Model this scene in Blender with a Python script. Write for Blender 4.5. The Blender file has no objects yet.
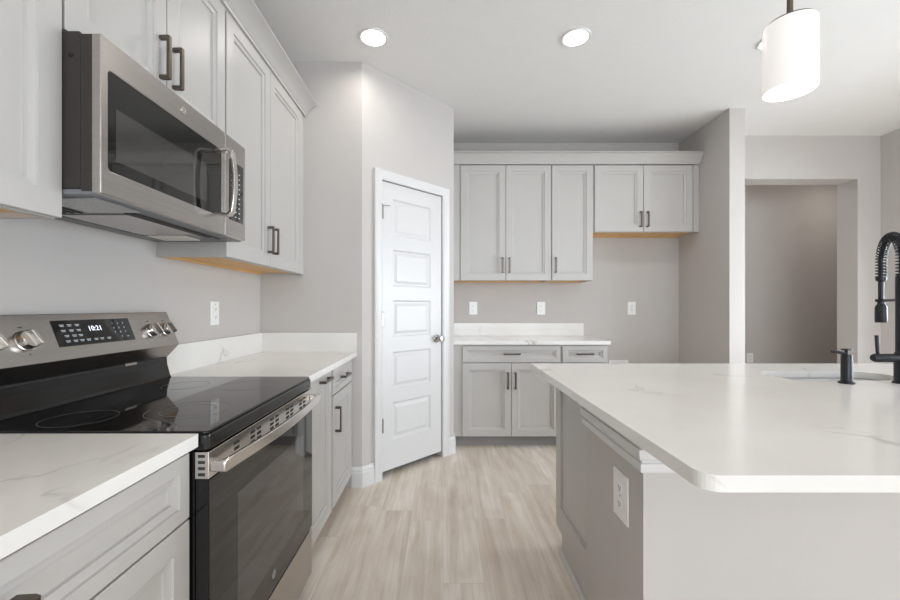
import bpy, bmesh, math, random
from mathutils import Vector, Matrix
random.seed(7)
sc = bpy.context.scene
COL = sc.collection
PI = math.pi

# ------------------------------------------------------------------ camera, world, light
E = 1.195                                   # eye height
cam_d = bpy.data.cameras.new('camera'); cam = bpy.data.objects.new('camera', cam_d); COL.objects.link(cam)
cam.location = (0, 0, E); cam.rotation_euler = (PI/2, 0, 0)
cam_d.sensor_width = 36; cam_d.lens = 16.0
cam_d.shift_x = 7/900; cam_d.shift_y = 7/900
cam_d.clip_start = 0.02
sc.camera = cam
sc.view_settings.view_transform = 'Standard'; sc.view_settings.look = 'None'
sc.view_settings.gamma = 1; sc.view_settings.use_curve_mapping = False
sc.view_settings.exposure = 0.52
sc.cycles.max_bounces = 10; sc.cycles.diffuse_bounces = 7; sc.cycles.glossy_bounces = 5
sc.cycles.transmission_bounces = 6
sc.cycles.sample_clamp_indirect = 6.0
sc.cycles.caustics_reflective = False; sc.cycles.caustics_refractive = False
sc.cycles.use_denoising = True

w = bpy.data.worlds.new('sky'); sc.world = w; w.use_nodes = True
w.node_tree.nodes['Background'].inputs[0].default_value = (0.72, 0.85, 1.0, 1)
w.node_tree.nodes['Background'].inputs[1].default_value = 0.8

def area(name, loc, rot, sx, sy, power, col):
    d = bpy.data.lights.new(name, 'AREA'); d.shape = 'RECTANGLE'; d.size = sx; d.size_y = sy
    d.energy = power; d.color = col
    o = bpy.data.objects.new(name, d); COL.objects.link(o); o.location = loc; o.rotation_euler = rot
    return o
# daylight just outside the glazing of the living side, behind the camera
NEARY = -4.4
area('window_daylight', (0.55, NEARY-0.45, 1.5), (PI/2-0.3, 0, 0), 2.3, 2.2, 92, (0.82, 0.91, 1.0))
area('window_daylight', (3.0, NEARY-0.45, 1.5), (PI/2-0.3, 0, 0), 1.8, 2.2, 66, (0.82, 0.91, 1.0))
area('window_daylight', (5.0, 1.6, 1.5), (0, PI/2-0.5, 0), 2.2, 3.8, 215, (0.82, 0.91, 1.0))
DOWNLIGHT_W = 1.7
PENDANT_W = 1.2

# ------------------------------------------------------------------ materials
def srgb(r, g, b):
    f = lambda c: (c/255/12.92) if c/255 <= 0.04045 else ((c/255+0.055)/1.055)**2.4
    return (f(r), f(g), f(b), 1)
def newmat(name):
    m = bpy.data.materials.new(name); m.use_nodes = True
    return m, m.node_tree, m.node_tree.nodes['Principled BSDF']
def nd(nt, t, **kw):
    n = nt.nodes.new(t)
    for k, v in kw.items():
        if k in n.inputs: n.inputs[k].default_value = v
        else: setattr(n, k, v)
    return n
def coords(nt, scale=(1,1,1)):
    tc = nd(nt, 'ShaderNodeNewGeometry')
    mp = nd(nt, 'ShaderNodeMapping'); mp.inputs['Scale'].default_value = scale
    nt.links.new(tc.outputs['Position'], mp.inputs['Vector'])
    return mp.outputs['Vector']
def simple(name, col, rough=0.5, metal=0.0, var=0.03, vscale=(6,6,6), bump=0.0, bscale=200, coat=0.0, ior=None):
    m, nt, b = newmat(name)
    b.inputs['Roughness'].default_value = rough; b.inputs['Metallic'].default_value = metal
    if coat: b.inputs['Coat Weight'].default_value = coat; b.inputs['Coat Roughness'].default_value = 0.02
    if ior: b.inputs['IOR'].default_value = ior
    v = coords(nt, vscale)
    n = nd(nt, 'ShaderNodeTexNoise', Scale=1.0, Detail=3.0)
    nt.links.new(v, n.inputs['Vector'])
    r = nd(nt, 'ShaderNodeValToRGB')
    r.color_ramp.elements[0].position = 0.3; r.color_ramp.elements[1].position = 0.7
    r.color_ramp.elements[0].color = tuple(c*(1-var) for c in col[:3]) + (1,)
    r.color_ramp.elements[1].color = tuple(min(1, c*(1+var)) for c in col[:3]) + (1,)
    nt.links.new(n.outputs['Fac'], r.inputs['Fac']); nt.links.new(r.outputs['Color'], b.inputs['Base Color'])
    if bump:
        v2 = coords(nt)
        n2 = nd(nt, 'ShaderNodeTexNoise', Scale=bscale, Detail=2.0); nt.links.new(v2, n2.inputs['Vector'])
        bp = nd(nt, 'ShaderNodeBump', Strength=bump, Distance=0.002)
        nt.links.new(n2.outputs['Fac'], bp.inputs['Height']); nt.links.new(bp.outputs['Normal'], b.inputs['Normal'])
    return m
def emit(name, col, s, base=(0.8,0.8,0.8,1)):
    m, nt, b = newmat(name)
    b.inputs['Base Color'].default_value = base; b.inputs['Emission Color'].default_value = col
    b.inputs['Emission Strength'].default_value = s; b.inputs['Roughness'].default_value = 0.3
    return m
M = {}
M['wall'] = simple('wall_paint', srgb(194, 189, 185), 0.75, var=0.01, bump=0.12, bscale=140)
M['ceiling'] = simple('ceiling_paint', srgb(225, 224, 222), 0.85, var=0.01, bump=0.5, bscale=60)
M['cab'] = simple('cabinet_paint', srgb(187, 184, 180), 0.38, var=0.01)
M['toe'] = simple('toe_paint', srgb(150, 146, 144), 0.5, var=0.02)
M['trim'] = simple('trim_paint', srgb(214, 213, 212), 0.35, var=0.008)
M['plate'] = simple('plate_plastic', srgb(238, 238, 236), 0.3, var=0.005)
M['slot'] = simple('slot_dark', srgb(40, 38, 38), 0.6)
M['pull'] = simple('dark_bronze', srgb(105, 96, 88), 0.32, metal=0.85, var=0.05)
M['blackmetal'] = simple('matte_black_metal', srgb(34, 35, 39), 0.35, metal=0.3, var=0.05)
M['steel'] = simple('brushed_steel', srgb(182, 177, 173), 0.27, metal=1.0, var=0.05, vscale=(3, 3, 240))
M['steel_h'] = simple('brushed_steel_bright', srgb(215, 210, 205), 0.2, metal=1.0, var=0.03, vscale=(3, 3, 200))
M['sinksteel'] = simple('sink_steel', srgb(165, 165, 166), 0.35, metal=1.0, var=0.04, vscale=(160, 4, 4))
M['chrome'] = simple('satin_nickel', srgb(185, 182, 180), 0.18, metal=1.0, var=0.02)
M['glassblack'] = simple('black_glass', srgb(16, 15, 15), 0.03, var=0.02, coat=0.0, ior=1.6)
M['ceramic'] = simple('black_ceramic_glass', srgb(12, 12, 13), 0.04, var=0.02, ior=1.55)
M['windowglass'] = simple('tinted_window_glass', srgb(58, 56, 54), 0.04, var=0.03, ior=1.7)
M['blackenamel'] = simple('black_enamel', srgb(12, 12, 13), 0.15, var=0.04)
M['darkcase'] = simple('dark_grey_case', srgb(60, 56, 54), 0.4, metal=0.4, var=0.03)
M['greycase'] = simple('grey_painted_underside', srgb(120, 122, 126), 0.45, var=0.03)
M['mesh'] = simple('filter_mesh', srgb(190, 190, 190), 0.4, metal=0.8, var=0.35, vscale=(300, 300, 300))
M['lampcover'] = simple('lamp_cover', srgb(235, 230, 220), 0.3, var=0.01)
M['rawwood'] = simple('raw_maple', srgb(222, 180, 124), 0.55, var=0.10, vscale=(40, 5, 40))
M['ring'] = simple('printed_grey', srgb(78, 78, 80), 0.3, var=0.01)
M['ink'] = simple('printed_light', srgb(200, 204, 208), 0.4, var=0.01)
M['inkdark'] = simple('printed_dark', srgb(60, 56, 54), 0.4, var=0.01)
M['display'] = emit('clock_digits', (0.75, 0.8, 1, 1), 1.0)
M['lens'] = emit('lamp_lens', (1, 0.96, 0.9, 1), 3.0)

def make_shade():
    m, nt, b = newmat('opal_glass')
    b.inputs['Base Color'].default_value = (0.62, 0.6, 0.58, 1); b.inputs['Roughness'].default_value = 0.4; b.inputs['Specular IOR Level'].default_value = 0.3
    b.inputs['Emission Color'].default_value = (1, 0.955, 0.92, 1)
    b.inputs['Emission Strength'].default_value = 0.33
    return m
M['opal'] = make_shade()

def make_quartz():
    m, nt, b = newmat('white_quartz')
    b.inputs['Roughness'].default_value = 0.16
    v = coords(nt, (1, 1, 1))
    n1 = nd(nt, 'ShaderNodeTexNoise', Scale=1.3, Detail=6.0, Roughness=0.6); nt.links.new(v, n1.inputs['Vector'])
    # veins: thin line where distorted noise crosses its middle
    n2 = nd(nt, 'ShaderNodeTexNoise', Scale=1.1, Detail=5.0, Roughness=0.55, Distortion=0.9); nt.links.new(v, n2.inputs['Vector'])
    s = nd(nt, 'ShaderNodeMath', operation='SUBTRACT'); s.inputs[1].default_value = 0.5
    nt.links.new(n2.outputs['Fac'], s.inputs[0])
    a = nd(nt, 'ShaderNodeMath', operation='ABSOLUTE'); nt.links.new(s.outputs[0], a.inputs[0])
    r = nd(nt, 'ShaderNodeValToRGB'); cr = r.color_ramp
    cr.elements[0].position = 0.0; cr.elements[0].color = (1, 1, 1, 1)
    cr.elements[1].position = 0.010; cr.elements[1].color = (0, 0, 0, 1)
    nt.links.new(a.outputs[0], r.inputs['Fac'])
    # mask veins to patches
    n3 = nd(nt, 'ShaderNodeTexNoise', Scale=3.1, Detail=2.0); nt.links.new(v, n3.inputs['Vector'])
    r3 = nd(nt, 'ShaderNodeValToRGB'); r3.color_ramp.elements[0].position = 0.5; r3.color_ramp.elements[1].position = 0.72
    nt.links.new(n3.outputs['Fac'], r3.inputs['Fac'])
    mu = nd(nt, 'ShaderNodeMath', operation='MULTIPLY'); nt.links.new(r.outputs['Color'], mu.inputs[0]); nt.links.new(r3.outputs['Color'], mu.inputs[1])
    mu2 = nd(nt, 'ShaderNodeMath', operation='MULTIPLY'); mu2.inputs[1].default_value = 0.8; nt.links.new(mu.outputs[0], mu2.inputs[0])
    r1 = nd(nt, 'ShaderNodeValToRGB')
    r1.color_ramp.elements[0].position = 0.35; r1.color_ramp.elements[0].color = srgb(225, 222, 217)
    r1.color_ramp.elements[1].position = 0.65; r1.color_ramp.elements[1].color = srgb(233, 231, 227)
    nt.links.new(n1.outputs['Fac'], r1.inputs['Fac'])
    mx = nd(nt, 'ShaderNodeMix', data_type='RGBA')
    nt.links.new(mu2.outputs[0], mx.inputs['Factor']); nt.links.new(r1.outputs['Color'], mx.inputs[6])
    mx.inputs[7].default_value = srgb(150, 146, 140)
    nt.links.new(mx.outputs[2], b.inputs['Base Color'])
    return m
M['quartz'] = make_quartz()

def make_floor():
    m, nt, b = newmat('vinyl_plank')
    b.inputs['Roughness'].default_value = 0.42
    g = nd(nt, 'ShaderNodeNewGeometry')
    sp = nd(nt, 'ShaderNodeSeparateXYZ'); nt.links.new(g.outputs['Position'], sp.inputs[0])
    cb = nd(nt, 'ShaderNodeCombineXYZ')
    dv_ = nd(nt, 'ShaderNodeMath', operation='DIVIDE'); dv_.inputs[1].default_value = 0.18; nt.links.new(sp.outputs['X'], dv_.inputs[0])
    fl_ = nd(nt, 'ShaderNodeMath', operation='FLOOR'); nt.links.new(dv_.outputs[0], fl_.inputs[0])
    wn_ = nd(nt, 'ShaderNodeTexWhiteNoise', noise_dimensions='1D'); nt.links.new(fl_.outputs[0], wn_.inputs['W'])
    mo_ = nd(nt, 'ShaderNodeMath', operation='MULTIPLY_ADD'); mo_.inputs[1].default_value = 1.22; nt.links.new(wn_.outputs['Value'], mo_.inputs[0]); nt.links.new(sp.outputs['Y'], mo_.inputs[2])
    nt.links.new(mo_.outputs[0], cb.inputs['X']); nt.links.new(sp.outputs['X'], cb.inputs['Y'])
    br = nd(nt, 'ShaderNodeTexBrick', Scale=1.0)
    br.inputs['Brick Width'].default_value = 1.22; br.inputs['Row Height'].default_value = 0.18
    br.inputs['Mortar Size'].default_value = 0.0012; br.inputs['Mortar Smooth'].default_value = 0.2
    br.inputs['Color1'].default_value = (0, 0, 0, 1); br.inputs['Color2'].default_value = (1, 1, 1, 1)
    br.inputs['Mortar'].default_value = (0.5, 0.5, 0.5, 1); br.offset = 0.0
    nt.links.new(cb.outputs[0], br.inputs['Vector'])
    # per-plank offset so that the grain changes from plank to plank
    ma = nd(nt, 'ShaderNodeVectorMath', operation='MULTIPLY_ADD')
    ma.inputs[1].default_value = (7.3, 5.1, 3.7); nt.links.new(br.outputs['Color'], ma.inputs[0]); nt.links.new(g.outputs['Position'], ma.inputs[2])
    mp = nd(nt, 'ShaderNodeMapping'); mp.inputs['Scale'].default_value = (18, 0.8, 1); nt.links.new(ma.outputs[0], mp.inputs['Vector'])
    n = nd(nt, 'ShaderNodeTexNoise', Scale=1.0, Detail=6.0, Roughness=0.62, Distortion=0.7); nt.links.new(mp.outputs[0], n.inputs['Vector'])
    mp2 = nd(nt, 'ShaderNodeMapping'); mp2.inputs['Scale'].default_value = (5, 1.6, 1); nt.links.new(ma.outputs[0], mp2.inputs['Vector'])
    n2 = nd(nt, 'ShaderNodeTexNoise', Scale=1.0, Detail=4.0, Distortion=1.5); nt.links.new(mp2.outputs[0], n2.inputs['Vector'])
    r = nd(nt, 'ShaderNodeValToRGB'); cr = r.color_ramp
    cr.elements[0].position = 0.33; cr.elements[0].color = srgb(215, 202, 188)
    cr.elements[1].position = 0.62; cr.elements[1].color = srgb(238, 230, 221)
    nt.links.new(n.outputs['Fac'], r.inputs['Fac'])
    r2 = nd(nt, 'ShaderNodeValToRGB'); cr2 = r2.color_ramp
    cr2.elements[0].position = 0.33; cr2.elements[0].color = srgb(230, 223, 214)
    cr2.elements[1].position = 0.66; cr2.elements[1].color = (1, 1, 1, 1)
    nt.links.new(n2.outputs['Fac'], r2.inputs['Fac'])
    mx = nd(nt, 'ShaderNodeMix', data_type='RGBA', blend_type='MULTIPLY'); mx.inputs['Factor'].default_value = 0.8
    nt.links.new(r.outputs['Color'], mx.inputs[6]); nt.links.new(r2.outputs['Color'], mx.inputs[7])
    mp4 = nd(nt, 'ShaderNodeMapping'); mp4.inputs['Scale'].default_value = (95, 3.0, 1); nt.links.new(ma.outputs[0], mp4.inputs['Vector'])
    n4 = nd(nt, 'ShaderNodeTexNoise', Scale=1.0, Detail=3.0, Distortion=0.4); nt.links.new(mp4.outputs[0], n4.inputs['Vector'])
    r4 = nd(nt, 'ShaderNodeValToRGB'); r4.color_ramp.elements[0].position = 0.36; r4.color_ramp.elements[0].color = (0.80, 0.785, 0.765, 1)
    r4.color_ramp.elements[1].position = 0.5; r4.color_ramp.elements[1].color = (1, 1, 1, 1); nt.links.new(n4.outputs['Fac'], r4.inputs['Fac'])
    mx4 = nd(nt, 'ShaderNodeMix', data_type='RGBA', blend_type='MULTIPLY'); mx4.inputs['Factor'].default_value = 0.3
    nt.links.new(mx.outputs[2], mx4.inputs[6]); nt.links.new(r4.outputs['Color'], mx4.inputs[7]); mx = mx4
    # plank tone
    r3 = nd(nt, 'ShaderNodeValToRGB'); r3.color_ramp.elements[0].color = (0.94, 0.94, 0.945, 1); r3.color_ramp.elements[1].color = (1, 1, 1, 1)
    nt.links.new(br.outputs['Color'], r3.inputs['Fac'])
    mx2 = nd(nt, 'ShaderNodeMix', data_type='RGBA', blend_type='MULTIPLY'); mx2.inputs['Factor'].default_value = 1.0
    nt.links.new(mx.outputs[2], mx2.inputs[6]); nt.links.new(r3.outputs['Color'], mx2.inputs[7])
    mx3 = nd(nt, 'ShaderNodeMix', data_type='RGBA'); nt.links.new(br.outputs['Fac'], mx3.inputs['Factor'])
    nt.links.new(mx2.outputs[2], mx3.inputs[6]); mx3.inputs[7].default_value = srgb(204, 192, 178)
    nt.links.new(mx3.outputs[2], b.inputs['Base Color'])
    return m
M['floor'] = make_floor()

# ------------------------------------------------------------------ mesh building
class Frame:
    """u along the width, o outwards, z up"""
    def __init__(s, org, u, out): s.org = Vector(org); s.u = Vector(u).normalized(); s.out = Vector(out).normalized()
    def __call__(s, u, o, z): return s.org + s.u*u + s.out*o + Vector((0, 0, z))
WORLD = Frame((0,0,0), (1,0,0), (0,1,0))
class MB:
    def __init__(s, fr=WORLD): s.bm = bmesh.new(); s.fr = fr; s.mi = 0
    def v(s, p): return s.bm.verts.new(p)
    def face(s, pts):
        try:
            f = s.bm.faces.new(pts); f.material_index = s.mi; return f
        except ValueError: return None
    def hexa(s, c):
        v = [s.v(p) for p in c]
        for q in ((0,1,2,3), (7,6,5,4), (0,4,5,1), (1,5,6,2), (2,6,7,3), (3,7,4,0)): s.face([v[i] for i in q])
    def box(s, a0, a1, b0, b1, z0, z1, fr=None):
        f = fr or s.fr
        s.hexa([f(a0,b0,z0), f(a1,b0,z0), f(a1,b1,z0), f(a0,b1,z0), f(a0,b0,z1), f(a1,b0,z1), f(a1,b1,z1), f(a0,b1,z1)])
        return s
    def prism(s, pts, d0, d1, mp):
        a = [s.v(mp(p, d0)) for p in pts]; b = [s.v(mp(p, d1)) for p in pts]; n = len(pts)
        s.face(a); s.face(b[::-1])
        for i in range(n): s.face([a[i], a[(i+1) % n], b[(i+1) % n], b[i]])
        return s
    def loops(s, rings, cap0=True, cap1=True, closed=False):
        vs = [[s.v(p) for p in r] for r in rings]; n = len(vs[0])
        k = len(vs)
        for j in range(k if closed else k-1):
            A, B = vs[j], vs[(j+1) % k]
            for i in range(n): s.face([A[i], A[(i+1) % n], B[(i+1) % n], B[i]])
        if not closed:
            if cap0: s.face(vs[0])
            if cap1: s.face(vs[-1][::-1])
        return s
    def lathe(s, prof, org, axis=(0,0,1), seg=32, cap0=True, cap1=True):
        ax = Vector(axis).normalized(); org = Vector(org)
        a = ax.orthogonal().normalized(); b = ax.cross(a)
        rings = [[org + ax*h + (a*math.cos(t) + b*math.sin(t))*max(r, 1e-4) for t in [2*PI*i/seg for i in range(seg)]] for r, h in prof]
        return s.loops(rings, cap0, cap1)
    def tube(s, path, r, seg=10, closed=False):
        P = [Vector(p) for p in path]; n = len(P); rings = []
        up = None
        for i in range(n):
            if closed: t = (P[(i+1) % n] - P[i-1]).normalized()
            else: t = (P[min(i+1, n-1)] - P[max(i-1, 0)]).normalized()
            if up is None: up = t.orthogonal().normalized()
            up = (up - t*up.dot(t)).normalized(); w_ = t.cross(up)
            rr = r[i] if isinstance(r, (list, tuple)) else r
            rings.append([P[i] + (up*math.cos(2*PI*k/seg) + w_*math.sin(2*PI*k/seg))*rr for k in range(seg)])
        return s.loops(rings, closed=closed)
    def barpath(s, path, side, a, b):
        """rectangular section: half-width a along side, half-thickness b across"""
        P = [Vector(p) for p in path]; n = len(P); side = Vector(side).normalized(); rings = []
        for i in range(n):
            t0 = (P[i]-P[i-1]).normalized() if i else (P[1]-P[0]).normalized()
            t1 = (P[i+1]-P[i]).normalized() if i < n-1 else t0
            n0 = t0.cross(side).normalized(); n1 = t1.cross(side).normalized()
            m = (n0+n1).normalized(); m = m/max(0.3, m.dot(n0))
            rings.append([P[i]+side*a+m*b, P[i]-side*a+m*b, P[i]-side*a-m*b, P[i]+side*a-m*b])
        return s.loops(rings)
    def sweep(s, path, prof, mp, closed=False):
        """path 2D points, prof [(offset to the left of travel, height)], mp(x, y, h) -> 3D"""
        n = len(path); rings = []
        for i in range(n):
            p = Vector(path[i])
            d0 = (p - Vector(path[i-1])).normalized() if (i or closed) else None
            d1 = (Vector(path[(i+1) % n]) - p).normalized() if (i < n-1 or closed) else None
            if d0 is None: d0 = d1
            if d1 is None: d1 = d0
            n0 = Vector((-d0.y, d0.x)); n1 = Vector((-d1.y, d1.x)); m = (n0+n1).normalized(); m = m/m.dot(n0)
            rings.append([mp(p.x+m.x*o, p.y+m.y*o, h) for o, h in prof])
        return s.loops(rings, closed=closed)
    def panel_front(s, u0, u1, z0, z1, back, face, panels, rings, edge=0.0015):
        """slab with a front at o=face, recessed panels [(a,b,c,d)] sharing a,b; rings [(inset, o)]"""
        f = s.fr; a, b = panels[0][0], panels[0][1]
        us = [u0+edge, a, b, u1-edge]
        zs = [z0+edge]
        for p in sorted(panels, key=lambda p: p[2]): zs += [p[2], p[3]]
        zs.append(z1-edge)
        grid = [[s.v(f(u, face, z)) for u in us] for z in zs]
        for j in range(len(zs)-1):
            for i in range(3):
                if i == 1 and j % 2 == 1:
                    prev = [grid[j][1], grid[j][2], grid[j+1][2], grid[j+1][1]]
                    A, B, C_, D = us[1], us[2], zs[j], zs[j+1]
                    for ins, o in rings:
                        cur = [s.v(f(A+ins, face+o, C_+ins)), s.v(f(B-ins, face+o, C_+ins)), s.v(f(B-ins, face+o, D-ins)), s.v(f(A+ins, face+o, D-ins))]
                        for k in range(4): s.face([prev[k], prev[(k+1) % 4], cur[(k+1) % 4], cur[k]])
                        prev = cur
                    s.face(prev)
                else: s.face([grid[j][i], grid[j][i+1], grid[j+1][i+1], grid[j+1][i]])
        rim = [g for g in grid[0]] + [grid[j][3] for j in range(1, len(zs))] + [grid[-1][i] for i in (2, 1, 0)] + [grid[j][0] for j in range(len(zs)-2, 0, -1)]
        def proj(v, o, e):   # same point moved to depth o on the outer rectangle
            q = v.co - f.org; u = q.dot(f.u); z = q.z
            u = u0 if abs(u-us[0]) < 1e-6 else (u1 if abs(u-us[3]) < 1e-6 else u)
            z = z0 if abs(z-zs[0]) < 1e-6 else (z1 if abs(z-zs[-1]) < 1e-6 else z)
            return s.v(f(u, o, z))
        r1 = [proj(v, face-edge, 0) for v in rim]; r2 = [proj(v, back, 0) for v in rim]; n = len(rim)
        for A, B in ((rim, r1), (r1, r2)):
            for i in range(n): s.face([A[i], A[(i+1) % n], B[(i+1) % n], B[i]])
        s.face(r2[::-1])
        return s
    def build(s, name, mats, parent=None, smooth=0, bevel=0.0, segs=2):
        bmesh.ops.remove_doubles(s.bm, verts=s.bm.verts, dist=1e-6)
        bmesh.ops.recalc_face_normals(s.bm, faces=s.bm.faces)
        off = Vector((0,0,0)); p = parent
        while p is not None: off += Vector(p.location); p = p.parent
        if parent is None:
            xs = [v.co for v in s.bm.verts]
            lo = Vector([min(c[i] for c in xs) for i in range(3)]); hi = Vector([max(c[i] for c in xs) for i in range(3)])
            off = Vector(((lo.x+hi.x)/2, (lo.y+hi.y)/2, lo.z))
        bmesh.ops.translate(s.bm, verts=s.bm.verts, vec=-off)
        me = bpy.data.meshes.new(name); s.bm.to_mesh(me); s.bm.free()
        for m in (mats if isinstance(mats, (list, tuple)) else [mats]): me.materials.append(M[m])
        if smooth:
            me.shade_smooth(); me.set_sharp_from_angle(angle=math.radians(smooth))
        o = bpy.data.objects.new(name, me); COL.objects.link(o)
        if parent is not None: o.parent = parent
        else: o.location = off
        if bevel:
            b = o.modifiers.new('bevel', 'BEVEL'); b.width = bevel; b.segments = segs; b.limit_method = 'ANGLE'; b.angle_limit = math.radians(40)
        return o
def tag(o, label=None, cat=None, group=None, kind=None):
    if label: o['label'] = label
    if cat: o['category'] = cat
    if group: o['group'] = group
    if kind: o['kind'] = kind
    return o
def root(name, loc, label, cat, group=None):
    o = bpy.data.objects.new(name, None); COL.objects.link(o); o.location = loc; o.empty_display_size = 0.1
    return tag(o, label, cat, group)
def struct(name, mb, mat, parent=None, **kw):
    o = mb.build(name, mat, parent, **kw)
    if parent is None: o['kind'] = 'structure'
    return o
def text_into(mb, txt, size, org, right, up, depth=0.0006, align='CENTER'):
    cu = bpy.data.curves.new('t', 'FONT'); cu.body = txt; cu.size = size; cu.align_x = align; cu.align_y = 'CENTER'; cu.extrude = depth; cu.resolution_u = 3
    o = bpy.data.objects.new('t', cu); COL.objects.link(o)
    bpy.context.view_layer.update()
    dg = bpy.context.evaluated_depsgraph_get(); me = bpy.data.meshes.new_from_object(o.evaluated_get(dg))
    R = Vector(right).normalized(); U = Vector(up).normalized(); N = R.cross(U); org = Vector(org)
    vs = [mb.v(org + R*v.co.x + U*v.co.y + N*v.co.z) for v in me.vertices]
    for p in me.polygons: mb.face([vs[i] for i in p.vertices])
    bpy.data.objects.remove(o); bpy.data.curves.remove(cu); bpy.data.meshes.remove(me)

# ------------------------------------------------------------------ dimensions
XW = -1.215; CZ = E + 1.63; CY = 2.66; BY = 3.98; AX = 2.348; AX2 = 2.475; AY = 3.278
OY = 3.81; RX = 4.17; HY = 5.0
CT = E - 0.2965; CB = CT - 0.03            # counter top / underside
c45 = math.sqrt(0.5); IX0 = 0.560
P0 = (-0.539, CY); T = 0.627; P1 = (P0[0]+T, P0[1]+T)   # pantry diagonal

# ------------------------------------------------------------------ structure
struct('floor', MB().box(XW-0.1, 5.4, NEARY-0.1, HY+0.1, -0.05, 0), 'floor')
struct('ceiling', MB().box(XW-0.1, 5.4, NEARY-0.1, HY+0.1, CZ, CZ+0.1), 'ceiling')
struct('wall_left', MB().box(XW-0.1, XW, NEARY, BY+0.1, 0, CZ), 'wall')
mb = MB(); mb.box(RX, RX+0.1, 3.1, OY, 0, CZ); mb.box(RX, RX+0.1, NEARY, 0.1, 0, CZ); mb.box(RX, RX+0.1, 0.1, 3.1, 0, 0.08); mb.box(RX, RX+0.1, 0.1, 3.1, 2.0, CZ)
struct('wall_right', mb, 'wall')
mb = MB()
mb.box(RX+0.02, RX+0.08, 0.1, 3.1, 0.08, 0.14); mb.box(RX+0.02, RX+0.08, 0.1, 3.1, 1.94, 2.0)
for y in (0.1, 1.07, 2.07, 3.04): mb.box(RX+0.02, RX+0.08, y, y+0.06, 0.14, 1.94)
struct('window_3', mb, 'trim')
struct('wall_back', MB().box(P1[0]-0.1, AX, BY, BY+0.1, 0, CZ), 'wall')
struct('wall_alcove', MB().box(AX, AX2, AY, BY+0.1, 0, CZ), 'wall')
mb = MB()
mb.box(AX2, 2.87, OY, OY+0.2, 0, CZ); mb.box(3.95, RX+0.1, OY, OY+0.2, 0, CZ); mb.box(2.87, 3.95, OY, OY+0.2, E+1.221, CZ)
struct('wall_hall_opening', mb, 'wall')
mb = MB(); mb.box(AX2-0.1, 5.4, HY, HY+0.1, 0, CZ); mb.box(5.3, 5.4, OY+0.2, HY, 0, CZ); mb.box(AX2-0.1, AX2, BY+0.1, HY, 0, CZ); mb.box(RX+0.1, 5.3, OY+0.1, OY+0.2, 0, CZ)
struct('wall_hall', mb, 'wall')
# near wall with two glazed openings behind the camera
mb = MB(); zt = 2.35
mb.box(XW-0.1, -0.6, NEARY-0.1, NEARY, 0, CZ); mb.box(1.7, 2.1, NEARY-0.1, NEARY, 0, CZ); mb.box(3.9, RX+0.1, NEARY-0.1, NEARY, 0, CZ)
mb.box(-0.6, 1.7, NEARY-0.1, NEARY, zt, CZ); mb.box(2.1, 3.9, NEARY-0.1, NEARY, zt, CZ)
struct('wall_near', mb, 'wall')
for i, (a, b) in enumerate(((-0.6, 1.7), (2.1, 3.9))):
    mb = MB(); f = 0.06
    mb.box(a, b, NEARY-0.08, NEARY-0.02, zt-f, zt); mb.box(a, b, NEARY-0.08, NEARY-0.02, 0, f)
    for x in (a, (a+b)/2-f/2, b-f): mb.box(x, x+f, NEARY-0.08, NEARY-0.02, f, zt-f)
    struct('window_%d' % (i+1), mb, 'trim')
# pantry walls
DF = Frame((P0[0], P0[1], 0), (c45, c45, 0), (c45, -c45, 0)); DL = T*math.sqrt(2)
dr0, dr1, drz = 0.161, 0.7476, E+0.878
mb = MB()
mb.box(XW, P0[0]-0.0, CY, CY+0.1, 0, CZ)
mb.box(0, dr0-0.004, -0.1, 0, 0, CZ, DF); mb.box(dr1+0.004, DL, -0.1, 0, 0, CZ, DF); mb.box(dr0-0.004, dr1+0.004, -0.1, 0, drz+0.005, CZ, DF)
mb.box(P1[0]-0.1, P1[0], P1[1], BY+0.1, 0, CZ)
struct('wall_pantry', mb, 'wall')
mb = MB(); mb.box(XW, P1[0]-0.1, BY, BY+0.1, 0, CZ); struct('wall_pantry_inner', mb, 'wall')

# door casing
cas = [(0.0, 0.0), (0.0, 0.012), (0.008, 0.016), (0.03, 0.014), (0.05, 0.018), (0.062, 0.022), (0.066, 0.020), (0.066, 0.0)]
mb = MB(DF); i0, i1, iz = dr0-0.003, dr1+0.003, drz+0.004
mb.sweep([(i0, 0), (i0, iz), (i1, iz), (i1, 0)], cas, lambda u, z, h: DF(u, h, z))
struct('trim_1', mb, 'trim', smooth=30)
# pantry door
door = root('door_1', DF(dr0, 0, 0), None, None); door['kind'] = 'structure'
mb = MB(DF); pa, pb = dr0+0.098, dr1-0.118
pcs = []
for c in (0.637, 0.278, -0.083, -0.452, -0.812):
    pcs.append((pa, pb, E+c-0.132, E+c+0.132))
mb.panel_front(dr0, dr1, 0.045, drz, -0.038, -0.003, pcs, [(0.012, -0.011), (0.022, -0.011), (0.042, -0.003)])
mb.build('door_slab', 'trim', door)
for zc in (0.655, -0.086, -0.826):
    mb = MB(DF); mb.lathe([(0.0075, -0.045), (0.0075, 0.045)], DF(dr0-0.001, 0.012, E+zc), seg=12); mb.lathe([(0.004, 0.045), (0.006, 0.05), (0.002, 0.056)], DF(dr0-0.001, 0.012, E+zc), seg=12)
    if zc > 0.5:
        mb.tube([DF(dr0-0.002, 0.01, E+zc+0.048), DF(dr0+0.05, 0.03, E+zc+0.05)], 0.0035, 8)
        mb.tube([DF(dr0-0.002, 0.01, E+zc+0.048), DF(dr0-0.02, 0.035, E+zc+0.05)], 0.003, 8)
    mb.build('hinge', 'chrome', door, smooth=40)
mb = MB(); mb.lathe([(0.031, 0), (0.031, 0.006), (0.026, 0.010), (0.012, 0.014), (0.011, 0.032), (0.018, 0.038), (0.027, 0.048), (0.028, 0.058), (0.022, 0.068), (0.008, 0.071)], DF(dr1-0.055, -0.003, E-0.248), DF.out, 28)
mb.build('door_knob', 'chrome', door, smooth=35)

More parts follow.
